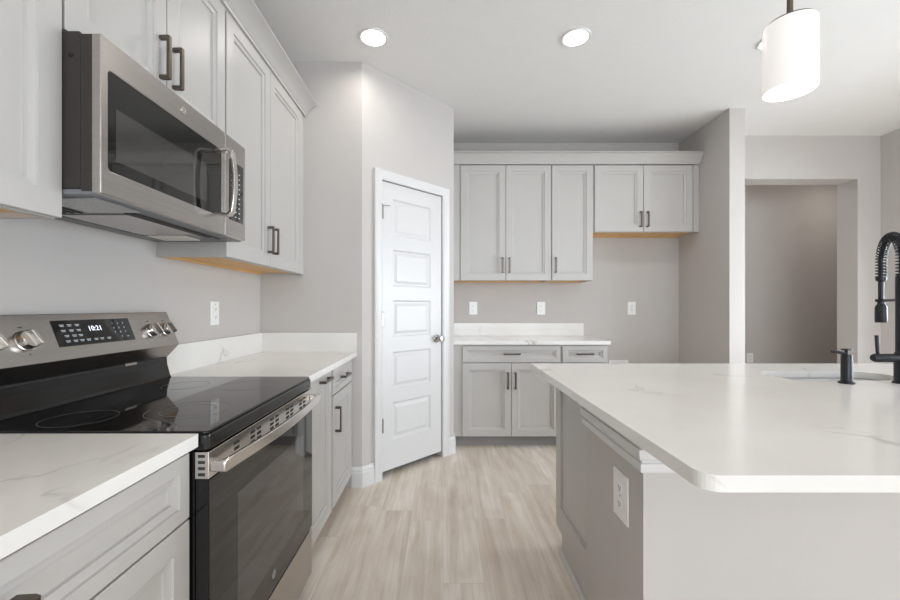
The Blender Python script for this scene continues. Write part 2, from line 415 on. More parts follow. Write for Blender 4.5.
# baseboards
bprof = [(0, 0), (0.016, 0), (0.016, 0.095), (0.013, 0.10), (0.013, 0.115), (0.008, 0.122), (0.006, 0.135), (0, 0.135)]
def base(name, path): struct(name, MB().sweep(path, [(-o, h) for o, h in bprof], lambda x, y, h: (x, y, h)), 'trim', smooth=30)
def dpt(u): p = DF(u, 0, 0); return (p.x, p.y)
base('baseboard_pantry_left', [(-0.605, CY), P0, dpt(dr0-0.070)])
base('baseboard_pantry_right', [dpt(dr1+0.070), P1, (P1[0], 3.39)])
base('baseboard_alcove', [(1.40, BY), (AX, BY), (AX, AY), (AX2, AY), (AX2, OY)])
base('baseboard_right', [(3.95, OY), (RX, OY), (RX, NEARY)])
base('baseboard_hall', [(AX2, HY), (5.3, HY)])

# ------------------------------------------------------------------ cabinet kit
DRINGS = [(0.0015, -0.0055), (0.018, -0.008), (0.0195, -0.0150)]
def pull(parent, fr, u, z, o, vertical, ln=0.14, cc=0.0):
    mb = MB(fr); h = ln/2; w_ = 0.0065; pr = 0.034
    if vertical:
        mb.box(u-w_, u+w_, o+pr-0.008, o+pr, z-h, z+h); mb.box(u-w_, u+w_, o, o+pr-0.008, z-h, z-h+0.012); mb.box(u-w_, u+w_, o, o+pr-0.008, z+h-0.012, z+h)
    else:
        mb.box(u-h, u+h, o+pr-0.008, o+pr, z-w_, z+w_); mb.box(u-h, u-h+0.012, o, o+pr-0.008, z-w_, z+w_); mb.box(u+h-0.012, u+h, o, o+pr-0.008, z-w_, z+w_)
    return mb.build('handle', 'pull', parent, bevel=0.0012)
def front(parent, fr, name, u0, u1, z0, z1, stile=0.055, hd=None, ln=0.14):
    mb = MB(fr)
    mb.panel_front(u0, u1, z0, z1, 0.001, 0.019, [(u0+stile, u1-stile, z0+stile, z1-stile)], DRINGS)
    d = mb.build(name, 'cab', parent)
    if hd: pull(d, fr, hd[1], hd[2], 0.019, hd[0] == 'v', ln)
    return d
def upper(fr, u0, u1, z0, z1, depth, label, fronts, group=None, filler=None):
    p = fr((u0+u1)/2, -depth/2, z0)
    r = root('wall_cabinet', p, label, 'cabinet', group)
    mb = MB(fr); t = 0.018
    mb.box(u0, u1, -depth, 0, z0+0.02, z1); mb.box(u0, u0+t, -depth, 0, z0, z0+0.02); mb.box(u1-t, u1, -depth, 0, z0, z0+0.02); mb.box(u0+t, u1-t, -t, 0, z0, z0+0.02)
    mb.build('carcass', 'cab', r)
    mb = MB(fr); mb.box(u0+t, u1-t, -depth, -t, z0+0.012, z0+0.02); mb.box(u0+t, u1-t, -depth, -depth+0.02, z0+0.001, z0+0.012); mb.build('bottom_panel', 'rawwood', r)['label'] = 'unpainted maple underside'
    if filler:
        mb = MB(fr); a, b = filler; mb.box(a, b, -0.02, 0.004, z0, z1); mb.box(a+0.006 if b > u0+0.3 else a, b if b > u0+0.3 else b-0.006, 0.004, 0.012, z0, z1); mb.build('filler_strip', 'cab', r)
    for a, b, c, d, hd in fronts: front(r, fr, 'door', a, b, c, d, 0.057, hd)
    return r
def lower(fr, u0, u1, depth, label, fronts, group=None, filler=None, toe_back=0.075, z0=0.10, extra=0.0, open_top=False):
    p = fr((u0+u1)/2, -depth/2, 0)
    r = root('base_cabinet', p, label, 'cabinet', group); z1 = CB+extra
    mb = MB(fr)
    if open_top:
        mb.box(u0, u1, -depth, 0, z0, 0.55); mb.box(u0, u0+0.018, -depth, 0, 0.55, z1); mb.box(u1-0.018, u1, -depth, 0, 0.55, z1); mb.box(u0+0.018, u1-0.018, -0.018, 0, 0.55, z1)
    else: mb.box(u0, u1, -depth, 0, z0, z1)
    mb.build('carcass', 'cab', r)
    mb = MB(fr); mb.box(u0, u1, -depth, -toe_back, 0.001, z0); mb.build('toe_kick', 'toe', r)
    if filler:
        mb = MB(fr); a, b = filler; mb.box(a, b, -0.02, 0.004, z0, z1); mb.build('filler_strip', 'cab', r)
    for k, a, b, c, d, hd in fronts: front(r, fr, k, a, b, c, d, 0.034 if k == 'drawer' else 0.055, hd)
    return r
LU = Frame((-0.938, 0, 0), (0,1,0), (1,0,0))       # left uppers, u = world Y
LB = Frame((-0.613, 0, 0), (0,1,0), (1,0,0))      # left bases
BU = Frame((0, 3.675, 0), (1,0,0), (0,-1,0))      # back uppers, u = world X
BB = Frame((0, 3.393, 0), (1,0,0), (0,-1,0))

# ------------------------------------------------------------------ left wall units
ub, ut = E+0.213, E+1.264
upper(LU, 0.09, 0.967, ub, ut, 0.276, 'light grey wall cabinet at far left, left of the microwave',
      [(0.093, 0.519, ub+0.002, ut-0.004, ('v', 0.49, ub+0.14)), (0.523, 0.966, ub+0.002, ut-0.004, ('v', 0.553, ub+0.14))])
mwb = E+0.676
upper(LU, 0.970, 1.692, mwb-0.003, ut, 0.276, 'short light grey double-door cabinet directly above the microwave',
      [(0.973, 1.330, mwb, ut-0.004, ('v', 1.300, mwb+0.135)), (1.334, 1.688, mwb, ut-0.004, ('v', 1.364, mwb+0.135))])
upper(LU, 1.696, CY-0.001, ub, ut, 0.276, 'tall light grey double-door wall cabinet between the microwave and the pantry wall',
      [(1.700, 2.128, ub+0.002, ut-0.004, ('v', 2.100, ub+0.14)), (2.132, 2.600, ub+0.002, ut-0.004, ('v', 2.160, ub+0.14))], filler=(2.603, CY-0.001))
def crown(name, path, z0, z1, out, label):
    H = z1-z0
    prof = [(0, 0), (0.010, 0), (0.012, 0.12*H), (0.020, 0.2*H), (0.034, 0.5*H), (0.062, 0.78*H), (out-0.006, 0.9*H), (out, 0.93*H), (out, H), (0, H)]
    o = MB().sweep(path, [(-a*1.0, z0+b) for a, b in prof], lambda x, y, h: (x, y, h)).build(name, 'cab', smooth=25)
    return tag(o, label, 'moulding')
crown('crown_moulding', [(-1.208, 0.08), (-0.919, 0.08), (-0.919, CY-0.002)], ut, E+1.341, 0.088, 'pale grey crown moulding along the top of the left wall cabinets')

lower(LB, 0.10, 0.941, 0.595, 'light grey base cabinet with wide drawer in the near left corner',
      [('drawer', 0.103, 0.938, E-0.493, E-0.342, ('h', 0.488, E-0.407)), ('door', 0.103, 0.519, 0.103, E-0.498, ('v', 0.48, E-0.6)), ('door', 0.523, 0.938, 0.103, E-0.498, ('v', 0.555, E-0.6))])
zt_ = CB-0.008
lower(LB, 1.699, 2.135, 0.595, 'narrow light grey pull-out base cabinet just beyond the range, with horizontal handle',
      [('door', 1.702, 2.132, 0.103, zt_, ('h', 1.99, zt_-0.03))])
lower(LB, 2.139, CY-0.004, 0.595, 'light grey base cabinet with small drawer over door beside the pantry wall',
      [('drawer', 2.165, 2.605, E-0.478, zt_, ('h', 2.385, E-0.405)), ('door', 2.165, 2.605, 0.103, E-0.486, ('v', 2.21, E-0.62))], filler=(2.139, 2.162))

def slab(poly, name, mat, parent, z0=CB, z1=CT, hole=None):
    mb = MB(); bm = mb.bm
    for z in (z0, z1):
        es = []
        for lp in [poly] + ([hole] if hole else []):
            vs = [mb.v((x, y, z)) for x, y in lp]
            es += [bm.edges.new((vs[i], vs[(i+1) % len(vs)])) for i in range(len(vs))]
        bmesh.ops.triangle_fill(bm, edges=es, use_beauty=True)
    for lp in [poly] + ([hole] if hole else []):
        n = len(lp)
        a = [mb.v((x, y, z0)) for x, y in lp]; b = [mb.v((x, y, z1)) for x, y in lp]
        for i in range(n): mb.face([a[i], a[(i+1) % n], b[(i+1) % n], b[i]])
    return mb.build(name, mat, parent, bevel=0.0025)
def rrect(x0, x1, y0, y1, r, n=8):
    rs = r if isinstance(r, (list, tuple)) else [r]*4      # order: (x1,y1),(x0,y1),(x0,y0),(x1,y0)
    out = []
    for (cx, cy, sx, sy, a0), rr in zip(((x1, y1, -1, -1, 0), (x0, y1, 1, -1, PI/2), (x0, y0, 1, 1, PI), (x1, y0, -1, 1, 3*PI/2)), rs):
        if rr <= 0: out.append((cx, cy)); continue
        for k in range(n+1):
            t = a0 + PI/2*k/n
            out.append((cx+sx*rr+rr*math.cos(t), cy+sy*rr+rr*math.sin(t)))
    return out
XC = -0.572
r = root('countertop', (-0.9, 0.5, CB), 'white quartz countertop with grey vein at near left, left of the range', 'countertop')
slab(rrect(XW+0.002, XC, 0.08, 0.937, [0.003, 0, 0, 0]), 'slab', 'quartz', r)
mb = MB(); mb.box(XW+0.002, XW+0.022, 0.08, 0.935, CT, CT+0.1); mb.build('backsplash', 'quartz', r, bevel=0.0015)
r = root('countertop', (-0.9, 2.1, CB), 'white quartz countertop in the corner between the range and the pantry', 'countertop')
slab(rrect(XW+0.002, XC, 1.697, CY-0.002, [0, 0, 0, 0.003]), 'slab', 'quartz', r)
mb = MB(); mb.box(XW+0.002, XW+0.022, 1.697, CY-0.002, CT, CT+0.127); mb.build('backsplash', 'quartz', r, bevel=0.0015)
mb = MB(); mb.box(XW+0.022, XC, CY-0.022, CY-0.002, CT, CT+0.127); mb.build('backsplash', 'quartz', r, bevel=0.0015)

# ------------------------------------------------------------------ range
RY0, RY1 = 0.944, 1.690; RF = -0.552
rg = root('range', ((XW+RF)/2, (RY0+RY1)/2, 0), 'stainless steel electric range with black glass cooktop and oven door', 'range')
mb = MB(); mb.box(XW+0.02, RF-0.034, RY0, RY1, 0.07, CT-0.045)
for x in (XW+0.08, RF-0.09):
    for y in (RY0+0.05, RY1-0.05): mb.lathe([(0.018, 0), (0.018, 0.07)], (x, y, 0.0), seg=12)
mb.build('body', 'blackenamel', rg)
# cooktop
mb = MB(); mb.prism(rrect(XW+0.05, RF, RY0-0.003, RY1+0.003, [0.03, 0, 0, 0.012]), CT-0.043, CT-0.004, lambda p, d: (p[0], p[1], d)); ct = mb.build('cooktop_frame', 'blackenamel', rg, bevel=0.006, segs=3)
mb = MB(); mb.prism(rrect(XW+0.064, RF-0.004, RY0, RY1, [0.028, 0, 0, 0.01]), CT-0.004, CT+0.003, lambda p, d: (p[0], p[1], d)); gl = mb.build('cooktop_glass', 'ceramic', rg, bevel=0.002)
for cx, cy, rs in ((-0.957, 1.055, (0.082,)), (-0.965, 1.50, (0.078,)), (-0.725, 1.14, (0.105, 0.07)), (-0.73, 1.50, (0.095,))):
    mb = MB()
    for rr in rs: mb.lathe([(rr, 0), (rr, 0.0003), (rr-0.0016, 0.0003), (rr-0.0016, 0)], (cx, cy, CT+0.003), seg=64, cap0=False, cap1=False)
    mb.build('burner_ring', 'ring', gl)
# back guard: prism along Y
bx = lambda p, d: (p[0], d, p[1])
g0 = (XW+0.048, E-0.021); g1 = (XW+0.101, E-0.156); g2 = (XW+0.052, E-0.209)
mb = MB(); mb.prism([(XW+0.01, E-0.021), g0, g1, g2, (XW+0.01, E-0.209)], RY0, RY1, bx)
guard = mb.build('control_panel', 'steel', rg, bevel=0.002)
mb = MB(); mb.prism([(XW+0.012, E-0.209), (XW+0.050, E-0.209), (XW+0.052, E-0.24), (XW+0.064, CT+0.012), (XW+0.07, CT+0.003), (XW+0.012, CT+0.003)], RY0+0.002, RY1-0.002, bx)
mb.build('splash_panel', 'blackenamel', rg, bevel=0.001)
mb = MB(); mb.box(XW+0.05, XW+0.054, RY0+0.01, RY1-0.02, E-0.215, E-0.209); mb.build('vent_slot', 'slot', rg)
mb = MB(); mb.box(XW+0.0505, XW+0.056, 1.46, 1.515, E-0.2165, E-0.2085); mb.build('vent_tab', 'steel', rg)
# face frame of the control panel: u along world Y, w up the slope
fa = Vector((g1[0], 0, g1[1])); fb = Vector((g0[0], 0, g0[1])); sl = (fb-fa).length; up = (fb-fa).normalized(); out = Vector((-up.z, 0, up.x)); out = -out if out.x < 0 else out
def fp(u, s_, o=0.0): return fa + up*s_ + out*o + Vector((0, u, 0))
def fbox(mb, u0, u1, s0, s1, o0, o1): mb.hexa([fp(u0,s0,o0), fp(u1,s0,o0), fp(u1,s1,o0), fp(u0,s1,o0), fp(u0,s0,o1), fp(u1,s0,o1), fp(u1,s1,o1), fp(u0,s1,o1)])
mb = MB(); fbox(mb, 1.178, 1.468, 0.040, sl-0.022, -0.001, 0.0012); dp = mb.build('display_panel', 'glassblack', rg)
mb = MB(); text_into(mb, '10:21', 0.024, fp(1.318, 0.092, 0.0018), (0,1,0), up, 0.0002); mb.build('clock', 'display', dp)
mb = MB()
YR = (0,1,0)
rows = [(0.106, [(1.207,'BAKE'), (1.232,'BROIL'), (1.258,'CONVECT')]), (0.089, [(1.207,'SLOW COOK'), (1.233,'CONVECT'), (1.258,'WARM')]),
        (0.072, [(1.212,'PROOF'), (1.237,'SELF'), (1.258,'STEAM')]), (0.055, [(1.210,'OVEN LIGHT'), (1.235,'SET'), (1.257,'DELAY'), (1.280,'TIMER'), (1.308,'START'), (1.330,'CANCEL'), (1.358,'OFF')])]
for s_, its in rows:
    for u, t in its:
        fbox(mb, u-0.0075, u+0.0075, s_+0.0010, s_+0.0032, 0.0012, 0.0016)
        fbox(mb, u-0.0055, u+0.0060, s_-0.0030, s_-0.0010, 0.0012, 0.0016)
for i, ch in enumerate('1234567890'):
    q, c = divmod(i, 3)
    if ch == '0': c = 1
    text_into(mb, ch, 0.010, fp(1.392+c*0.022, 0.106-q*0.0165, 0.0016), YR, up, 0.0002)
text_into(mb, 'OFF', 0.007, fp(1.440, 0.056, 0.0016), YR, up, 0.0002)
mb.build('key_markings', 'ink', dp)['kind'] = 'stuff'
for ky in (1.002, 1.090, 1.562, 1.644):
    c = fp(ky, 0.068, 0)
    mb = MB(); mb.lathe([(0.029, 0.0), (0.029, 0.004), (0.027, 0.005), (0.0255, 0.02), (0.0235, 0.023), (0.001, 0.0235)], c, out, 32)
    kn = mb.build('knob', 'steel_h', rg, smooth=35)
    mb = MB(); a = math.radians(-22); d = (Vector((0,1,0))*math.sin(a) + up*math.cos(a)); s_ = d.cross(out)
    top, bot = c+d*0.024, c-d*0.024
    pts = [bot+s_*0.007+out*0.022, bot-s_*0.007+out*0.022, top-s_*0.007+out*0.022, top+s_*0.007+out*0.022,
           bot*0.9+c*0.1+s_*0.004+out*0.040, bot*0.9+c*0.1-s_*0.004+out*0.040, top*0.9+c*0.1-s_*0.004+out*0.040, top*0.9+c*0.1+s_*0.004+out*0.040]
    mb.hexa(pts); mb.build('grip', 'steel_h', kn, bevel=0.0015)
    for a, b, c, d in ((-0.0015, 0.0015, 0.026, 0.030), (-0.006, 0.006, 0.106, 0.109)):
        mb = MB(); fbox(mb, ky+a, ky+b, c, d, 0, 0.0005); mb.build('knob_marking', 'inkdark', guard)
# vent strip and oven door
mb = MB(); mb.box(RF-0.034, RF-0.001, RY0, RY1, CT-0.110, CT-0.046)
dfr = Frame((RF-0.001, 0, 0), (0,1,0), (1,0,0))
vs_ = mb.build('vent_strip', 'steel_h', rg, bevel=0.0015)
mb = MB(dfr)
for k, u in enumerate((1.06, 1.15, 1.19, 1.28, 1.32, 1.41, 1.45, 1.54, 1.58)):
    for j in range(3): mb = MB(dfr); mb.box(u, u+0.026, -0.001, 0.0006, CT-0.099+j*0.0145, CT-0.091+j*0.0145); mb.build('vent_slot', 'slot', vs_)
ef = Frame((0, RY0, 0), (1,0,0), (0,-1,0))
for j in range(4): mb = MB(ef); mb.box(RF-0.026, RF-0.010, -0.001, 0.0006, CT-0.103+j*0.0145, CT-0.096+j*0.0145); mb.build('vent_slot', 'slot', vs_)
mb = MB(); mb.box(RF-0.033, RF-0.004, RY0+0.002, RY1-0.002, 0.272, CT-0.112)
od = mb.build('oven_door', 'blackenamel', rg, bevel=0.001)
mb = MB(); mb.box(RF-0.004, RF, RY0+0.003, RY1-0.003, 0.274, CT-0.113); og = mb.build('door_glass', 'glassblack', od, bevel=0.0015)
mb = MB(); mb.box(RF-0.0005, RF+0.0006, RY0+0.13, RY1-0.11, 0.36, 0.695); ow = mb.build('oven_window', 'windowglass', od, bevel=0.0003)
hz = CT-0.082; mb = MB(); N = 16
path = [Vector((RF+0.012+0.036*math.sin(PI*min(1, max(0, k/N)))**0.35 if 0 < k < N else RF+0.018, RY0+0.006+(RY1-RY0-0.012)*k/N, hz)) for k in range(N+1)]
path = [Vector((RF+0.030+0.022*math.sin(PI*k/N), RY0+0.008+(RY1-RY0-0.016)*k/N, hz)) for k in range(N+1)]
mb.barpath(path, (0,0,1), 0.015, 0.006)
mb.box(RF-0.001, RF+0.036, RY0+0.004, RY0+0.03, hz-0.013, hz+0.013); mb.box(RF-0.001, RF+0.036, RY1-0.03, RY1-0.004, hz-0.013, hz+0.013)
mb.build('handle', 'steel_h', od, bevel=0.003, smooth=40)
def emblem(parent, fr, u, z, o, r_, mat):
    mb = MB(); c = fr(u, o, z)
    mb.lathe([(r_, -0.0004), (r_, 0.0008), (r_*0.9, 0.0010), (r_*0.9, 0.0002), (r_*0.001, 0.0002)], c, fr.out, 32)
    text_into(mb, 'GE', r_*1.0, fr(u, o+0.0006, z), fr.u, (0,0,1), 0.0004)
    mb.build('emblem', mat, parent)
M['mark'] = simple('grey_mark', srgb(135, 132, 130), 0.3, var=0.01)
emblem(od, dfr, 1.305, 0.325, 0.0012, 0.014, 'mark')
mb = MB(); mb.box(RF-0.033, RF-0.002, RY0+0.002, RY1-0.002, 0.075, 0.262); mb.build('storage_drawer', 'steel', rg, bevel=0.002)

# ------------------------------------------------------------------ microwave
MX = -0.825; MY0, MY1 = 0.964, 1.668; mz0, mz1 = E+0.2755, E+0.660
mw = root('microwave', (-1.0, (MY0+MY1)/2, mz0), 'stainless over-the-range microwave with dark glass door, mounted above the range', 'microwave')
mb = MB(); mb.box(XW+0.002, MX-0.055, MY0+0.004, MY1+0.02, mz0+0.012, mz1+0.008); mb.box(XW+0.15, MX-0.052, MY0+0.003, MY0+0.0045, mz0+0.013, mz1)
bd = mb.build('case', 'darkcase', mw, bevel=0.002)
mb = MB(); mb.box(MX-0.05, MX-0.022, MY0+0.002, MY1-0.002, mz0+0.006, mz1); mb.build('inner_frame', 'darkcase', mw)
mb = MB(); mb.lathe([(0.006, 0), (0.006, 0.002), (0.001, 0.003)], (XW+0.175+0.14, MY0+0.004, mz1-0.05), (0,-1,0), 16); mb.build('screw', 'blackenamel', bd)
mf = Frame((MX, 0, 0), (0,1,0), (1,0,0)); MS = 1.514
wz0, wz1 = E+0.337, E+0.585
def rr_front(mb, u0, u1, z0, z1, o0, o1, hole, rad, fr):
    """plate with a rounded hole"""
    outer = [(u0, z0), (u1, z0), (u1, z1), (u0, z1)]; inner = rrect(hole[0], hole[1], hole[2], hole[3], rad, 5)
    bm = mb.bm
    for o in (o0, o1):
        es = []
        for lp in (outer, inner):
            vs = [mb.v(fr(a, o, b)) for a, b in lp]; es += [bm.edges.new((vs[i], vs[(i+1) % len(vs)])) for i in range(len(vs))]
        bmesh.ops.triangle_fill(bm, edges=es, use_beauty=True)
    for lp in (outer, inner):
        a = [mb.v(fr(p, o0, q)) for p, q in lp]; b = [mb.v(fr(p, o1, q)) for p, q in lp]; n = len(lp)
        for i in range(n): mb.face([a[i], a[(i+1) % n], b[(i+1) % n], b[i]])
mb = MB(); rr_front(mb, MY0, MS-0.0012, mz0, mz1, -0.022, 0.0, (MY0+0.021, 1.492, wz0, wz1), 0.012, mf)
md = mb.build('door', 'steel', mw, bevel=0.002)
mb = MB(mf); mb.box(MY0+0.015, 1.500, -0.020, -0.003, wz0-0.006, wz1+0.006); mg = mb.build('door_glass', 'glassblack', md)
mb = MB(mf); mb.box(1.012, 1.40, -0.0035, -0.0022, E+0.368, E+0.500); mb.build('inner_window', 'windowglass', md)
mb = MB(); hp = []
for k in range(13):
    t = k/12; hp.append(Vector((MX+0.058+0.010*math.sin(PI*t), 1.455, E+0.345+0.218*t)))
path = [Vector((MX-0.002, 1.455, E+0.341))] + [Vector((MX+0.045, 1.455, E+0.335))] + hp + [Vector((MX+0.045, 1.455, E+0.571)), Vector((MX-0.002, 1.455, E+0.566))]
mb.barpath(path, (0,1,0), 0.013, 0.0055); mb.build('handle', 'steel_h', md, bevel=0.002, smooth=50)
emblem(md, mf, 1.27, E+0.624, 0.0006, 0.0125, 'steel_h')
mb = MB(mf); mb.box(MS+0.0012, MY1, -0.022, 0, mz0, mz1); cp = mb.build('control_frame', 'steel', mw, bevel=0.002)
mb = MB(mf); mb.box(MS+0.03, MY1-0.018, -0.001, 0.001, wz0+0.003, wz1-0.013); kp = mb.build('keypad', 'glassblack', mw)
mb = MB(mf)
for j in range(10):
    for i in range(3): mb.box(MS+0.044+i*0.027, MS+0.054+i*0.027, 0.001, 0.0014, wz0+0.018+j*0.0195, wz0+0.022+j*0.0195)
mb.build('key_markings', 'ink', kp)['kind'] = 'stuff'
# underside
mb = MB(); mb.box(XW+0.01, MX-0.024, MY0+0.006, MY1+0.018, mz0-0.002, mz0+0.012); ub_ = mb.build('base_plate', 'greycase', mw, bevel=0.003)
for a, b, c, d in ((-1.02, -0.87, 1.0, 1.15), (-1.13, -0.93, 1.18, 1.50)):
    mb = MB(); mb.box(a, b, c, d, mz0-0.005, mz0-0.002); mb.build('grease_filter', 'mesh' if a > -1.05 else 'steel', ub_, bevel=0.001)
for a, b, c, d in ((-1.05, -1.042, 0.98, 1.16), (-1.075, -1.067, 0.98, 1.16), (-1.10, -1.092, 0.98, 1.16), (-0.925, -0.905, 1.16, 1.56), (-0.90, -0.892, 1.16, 1.60), (-1.14, -1.135, 1.17, 1.52)):
    mb = MB(); mb.box(a, b, c, d, mz0-0.005, mz0-0.002); mb.build('vent_slot', 'slot', ub_)
mb = MB(); mb.box(-1.13, -0.99, 1.53, 1.63, mz0-0.006, mz0-0.002); mb.build('cooktop_lamp', 'lampcover', ub_, bevel=0.001)

# ------------------------------------------------------------------ back wall units
bz0, bz1 = E+0.242, E+1.298
upper(BU, 0.0895, 0.990, bz0, bz1+0.006, 0.303, 'grey double-door wall cabinet on the back wall, nearest the pantry door',
      [(0.160, 0.5725, bz0+0.002, bz1-0.003, ('v', 0.543, bz0+0.14)), (0.5765, 0.988, bz0+0.002, bz1-0.003, ('v', 0.606, bz0+0.14))], filler=(0.0895, 0.157))
upper(BU, 0.992, 1.374, bz0, bz1+0.006, 0.303, 'narrow single-door grey wall cabinet in the middle of the back wall',
      [(0.997, 1.370, bz0+0.002, bz1-0.003, ('v', 1.028, bz0+0.14))])
upper(BU, 1.376, AX-0.001, E+0.687, bz1+0.006, 0.303, 'short grey double-door wall cabinet high above the empty refrigerator space',
      [(1.388, 1.832, E+0.689, bz1-0.003, ('v', 1.802, E+0.80)), (1.836, 2.282, E+0.689, bz1-0.003, ('v', 1.866, E+0.80))], filler=(2.286, AX-0.001))
crown('crown_moulding', [(0.090, 3.655), (AX-0.002, 3.655)], bz1+0.006, E+1.402, 0.058, 'pale grey crown moulding across the back wall cabinets')
lower(BB, 0.0895, 1.000, 0.585, 'grey base cabinet with long drawer over two doors on the back wall',
      [('drawer', 0.164, 0.990, E-0.466, E-0.330, ('h', 0.580, E-0.395)), ('door', 0.164, 0.575, 0.103, E-0.474, ('v', 0.545, E-0.62)), ('door', 0.579, 0.990, 0.103, E-0.474, ('v', 0.609, E-0.62))], filler=(0.0895, 0.16), extra=0.012)
lower(BB, 1.002, 1.392, 0.585, 'narrow grey base cabinet with small drawer at right end of back counter',
      [('drawer', 1.010, 1.384, E-0.466, E-0.330, ('h', 1.195, E-0.395)), ('door', 1.010, 1.384, 0.103, E-0.474, ('v', 1.05, E-0.62))], extra=0.012)
r = root('countertop', (0.74, 3.66, CB), 'short white quartz countertop on the back wall base cabinets', 'countertop')
slab(rrect(0.090, 1.405, 3.345, BY-0.002, [0, 0, 0, 0.004]), 'slab', 'quartz', r, z0=CB+0.012, z1=CT+0.012)
mb = MB(); mb.box(0.090, 1.392, BY-0.022, BY-0.002, CT+0.012, CT+0.137); mb.build('backsplash', 'quartz', r, bevel=0.0015)

# ------------------------------------------------------------------ outlets
def outlet(fr, u, z, w_, h, label, decora=False, name='wall_outlet'):
    r = root(name, fr(u, 0, z), label, 'outlet')
    mb = MB(fr); mb.box(u-w_/2, u+w_/2, 0.0002, 0.006, z-h/2, z+h/2); pl = mb.build('cover_plate', 'plate', r, bevel=0.002)
    if decora:
        mb = MB(fr); mb.box(u-w_*0.24, u+w_*0.24, 0.006, 0.0085, z-h*0.29, z+h*0.29); rc = mb.build('receptacle', 'plate', r, bevel=0.001)
    for s_ in (-1, 1):
        c = z+s_*h*0.17
        if not decora:
            mb = MB(fr); mb.prism([(u+0.0165*math.cos(t)*1.0, c+0.0145*math.sin(t)) for t in [2*PI*k/20 for k in range(20)]], 0.0055, 0.0082, lambda p, d: fr(p[0], d, p[1])); rc = mb.build('receptacle', 'plate', r)
        mb = MB(fr)
        for dx in (-0.006, 0.006): mb.box(u+dx-0.001, u+dx+0.001, 0.0078, 0.0087 if not decora else 0.009, c-0.002, c+0.006)
        mb.box(u-0.002, u+0.002, 0.0078, 0.0087 if not decora else 0.009, c-0.009, c-0.005)
        mb.build('slot', 'slot', rc)
    mb = MB(fr); mb.lathe([(0.003, 0), (0.003, 0.0008)], fr(u, 0.0058, z if not decora else z+h*0.38), fr.out, 12); mb.build('screw', 'chrome', r)
    return r
BW = Frame((0, BY, 0), (1,0,0), (0,-1,0)); LW = Frame((XW, 0, 0), (0,1,0), (1,0,0))
outlet(BW, 0.300, E-0.012, 0.080, 0.128, 'white outlet plate on the back wall nearest the pantry door, above the small counter')
outlet(BW, 0.975, E-0.012, 0.080, 0.128, 'white outlet plate above the backsplash right of the other, under the narrow wall cabinet')
outlet(BW, 1.875, E-0.012, 0.080, 0.128, 'white outlet plate on bare wall in the empty refrigerator space')
outlet(LW, 2.123, E-0.033, 0.078, 0.124, 'white outlet plate on the left wall between the range and the corner', decora=True)
outlet(Frame((0, HY, 0), (1,0,0), (0,-1,0)), 3.835, E-0.635, 0.08, 0.12, 'small white outlet low on the hallway wall seen through the opening')
outlet(Frame((IX0, 0, 0), (0,1,0), (-1,0,0)), 1.252, E-0.590, 0.100, 0.148, 'white outlet plate on the side of the island half wall facing the aisle')
# valve box in the refrigerator space
r = root('valve_box', (1.745, BY, E-0.70), 'white water supply box low on the wall of the refrigerator space', 'valve box')
mb = MB(BW)
z0, z1, a, b = E-0.70, E-0.528, 1.650, 1.840
mb.box(a, b, 0.0005, 0.008, z0, z0+0.025); mb.box(a, b, 0.0005, 0.008, z1-0.025, z1); mb.box(a, a+0.025, 0.0005, 0.008, z0+0.025, z1-0.025); mb.box(b-0.025, b, 0.0005, 0.008, z0+0.025, z1-0.025)
mb.build('frame', 'plate', r)
mb = MB(BW); mb.box(a+0.025, b-0.025, 0.0005, 0.002, z0+0.025, z1-0.025); mb.build('back_plate', 'trim', r)
mb = MB(BW); mb.lathe([(0.012, 0), (0.012, 0.02), (0.006, 0.022), (0.006, 0.04)], BW(1.745, 0.002, E-0.63), BW.out, 16); mb.build('valve', 'chrome', r, smooth=40)

# ------------------------------------------------------------------ island
IX = 0.560; IE = 2.90
struct('wall_island', MB().box(IX, IE-0.1, 1.118, 1.572, 0, CB-0.001), 'wall')
tp = [(0.0, -0.134), (0.010, -0.134), (0.014, -0.128), (0.014, -0.108), (0.009, -0.106), (0.009, -0.101), (0.019, -0.094), (0.022, -0.074), (0.022, -0.066), (0.015, -0.064), (0.015, -0.058), (0.026, -0.052), (0.026, -0.030), (0.020, -0.028), (0.020, -0.022), (0.030, -0.018), (0.030, -0.001), (0.0, -0.001)]
mb = MB().sweep([(IX, 1.572), (IX, 1.118), (IE-0.1, 1.118)], [(-o, CB+h) for o, h in tp], lambda x, y, h: (x, y, h))
struct('trim_2', mb, 'trim', smooth=30)
base('baseboard_island', [(IX+0.02, 1.118), (IE-0.1, 1.118)])
IF = Frame((0, 2.012, 0), (1,0,0), (0,1,0))
def isl(u0, u1, label, open_top=False):
    m = (u0+u1)/2
    return lower(IF, u0, u1, 0.436, label, [('door', u0+0.003, m-0.002, 0.103, CB-0.008, ('v', m-0.03, 0.72)), ('door', m+0.002, u1-0.003, 0.103, CB-0.008, ('v', m+0.03, 0.72))], open_top=open_top)
ic = isl(0.584, 1.35, 'grey island base cabinet at the aisle end with a recessed end panel')
isl(1.352, 2.05, 'grey island sink cabinet under the basin, between its two neighbours', True)
isl(2.052, IE-0.1, 'grey island base cabinet at the far right end of the island')
EF = Frame((0.584, 0, 0), (0,1,0), (-1,0,0))
mb = MB(EF); mb.panel_front(1.574, 2.010, 0.10, CB-0.002, 0.0, 0.012, [(1.574+0.012, 1.952, 0.215, CB-0.06)], [(0.001, -0.009)])
mb.build('end_panel', 'cab', ic)
mb = MB(EF); mb.box(1.574, 1.93, 0.0, 0.010, 0.0, 0.10); mb.build('end_plinth', 'cab', ic)
mb = MB(EF); mb.box(2.012, 2.03, -0.03, 0.010, 0.105, CB-0.002); mb.build('end_stile', 'cab', ic)
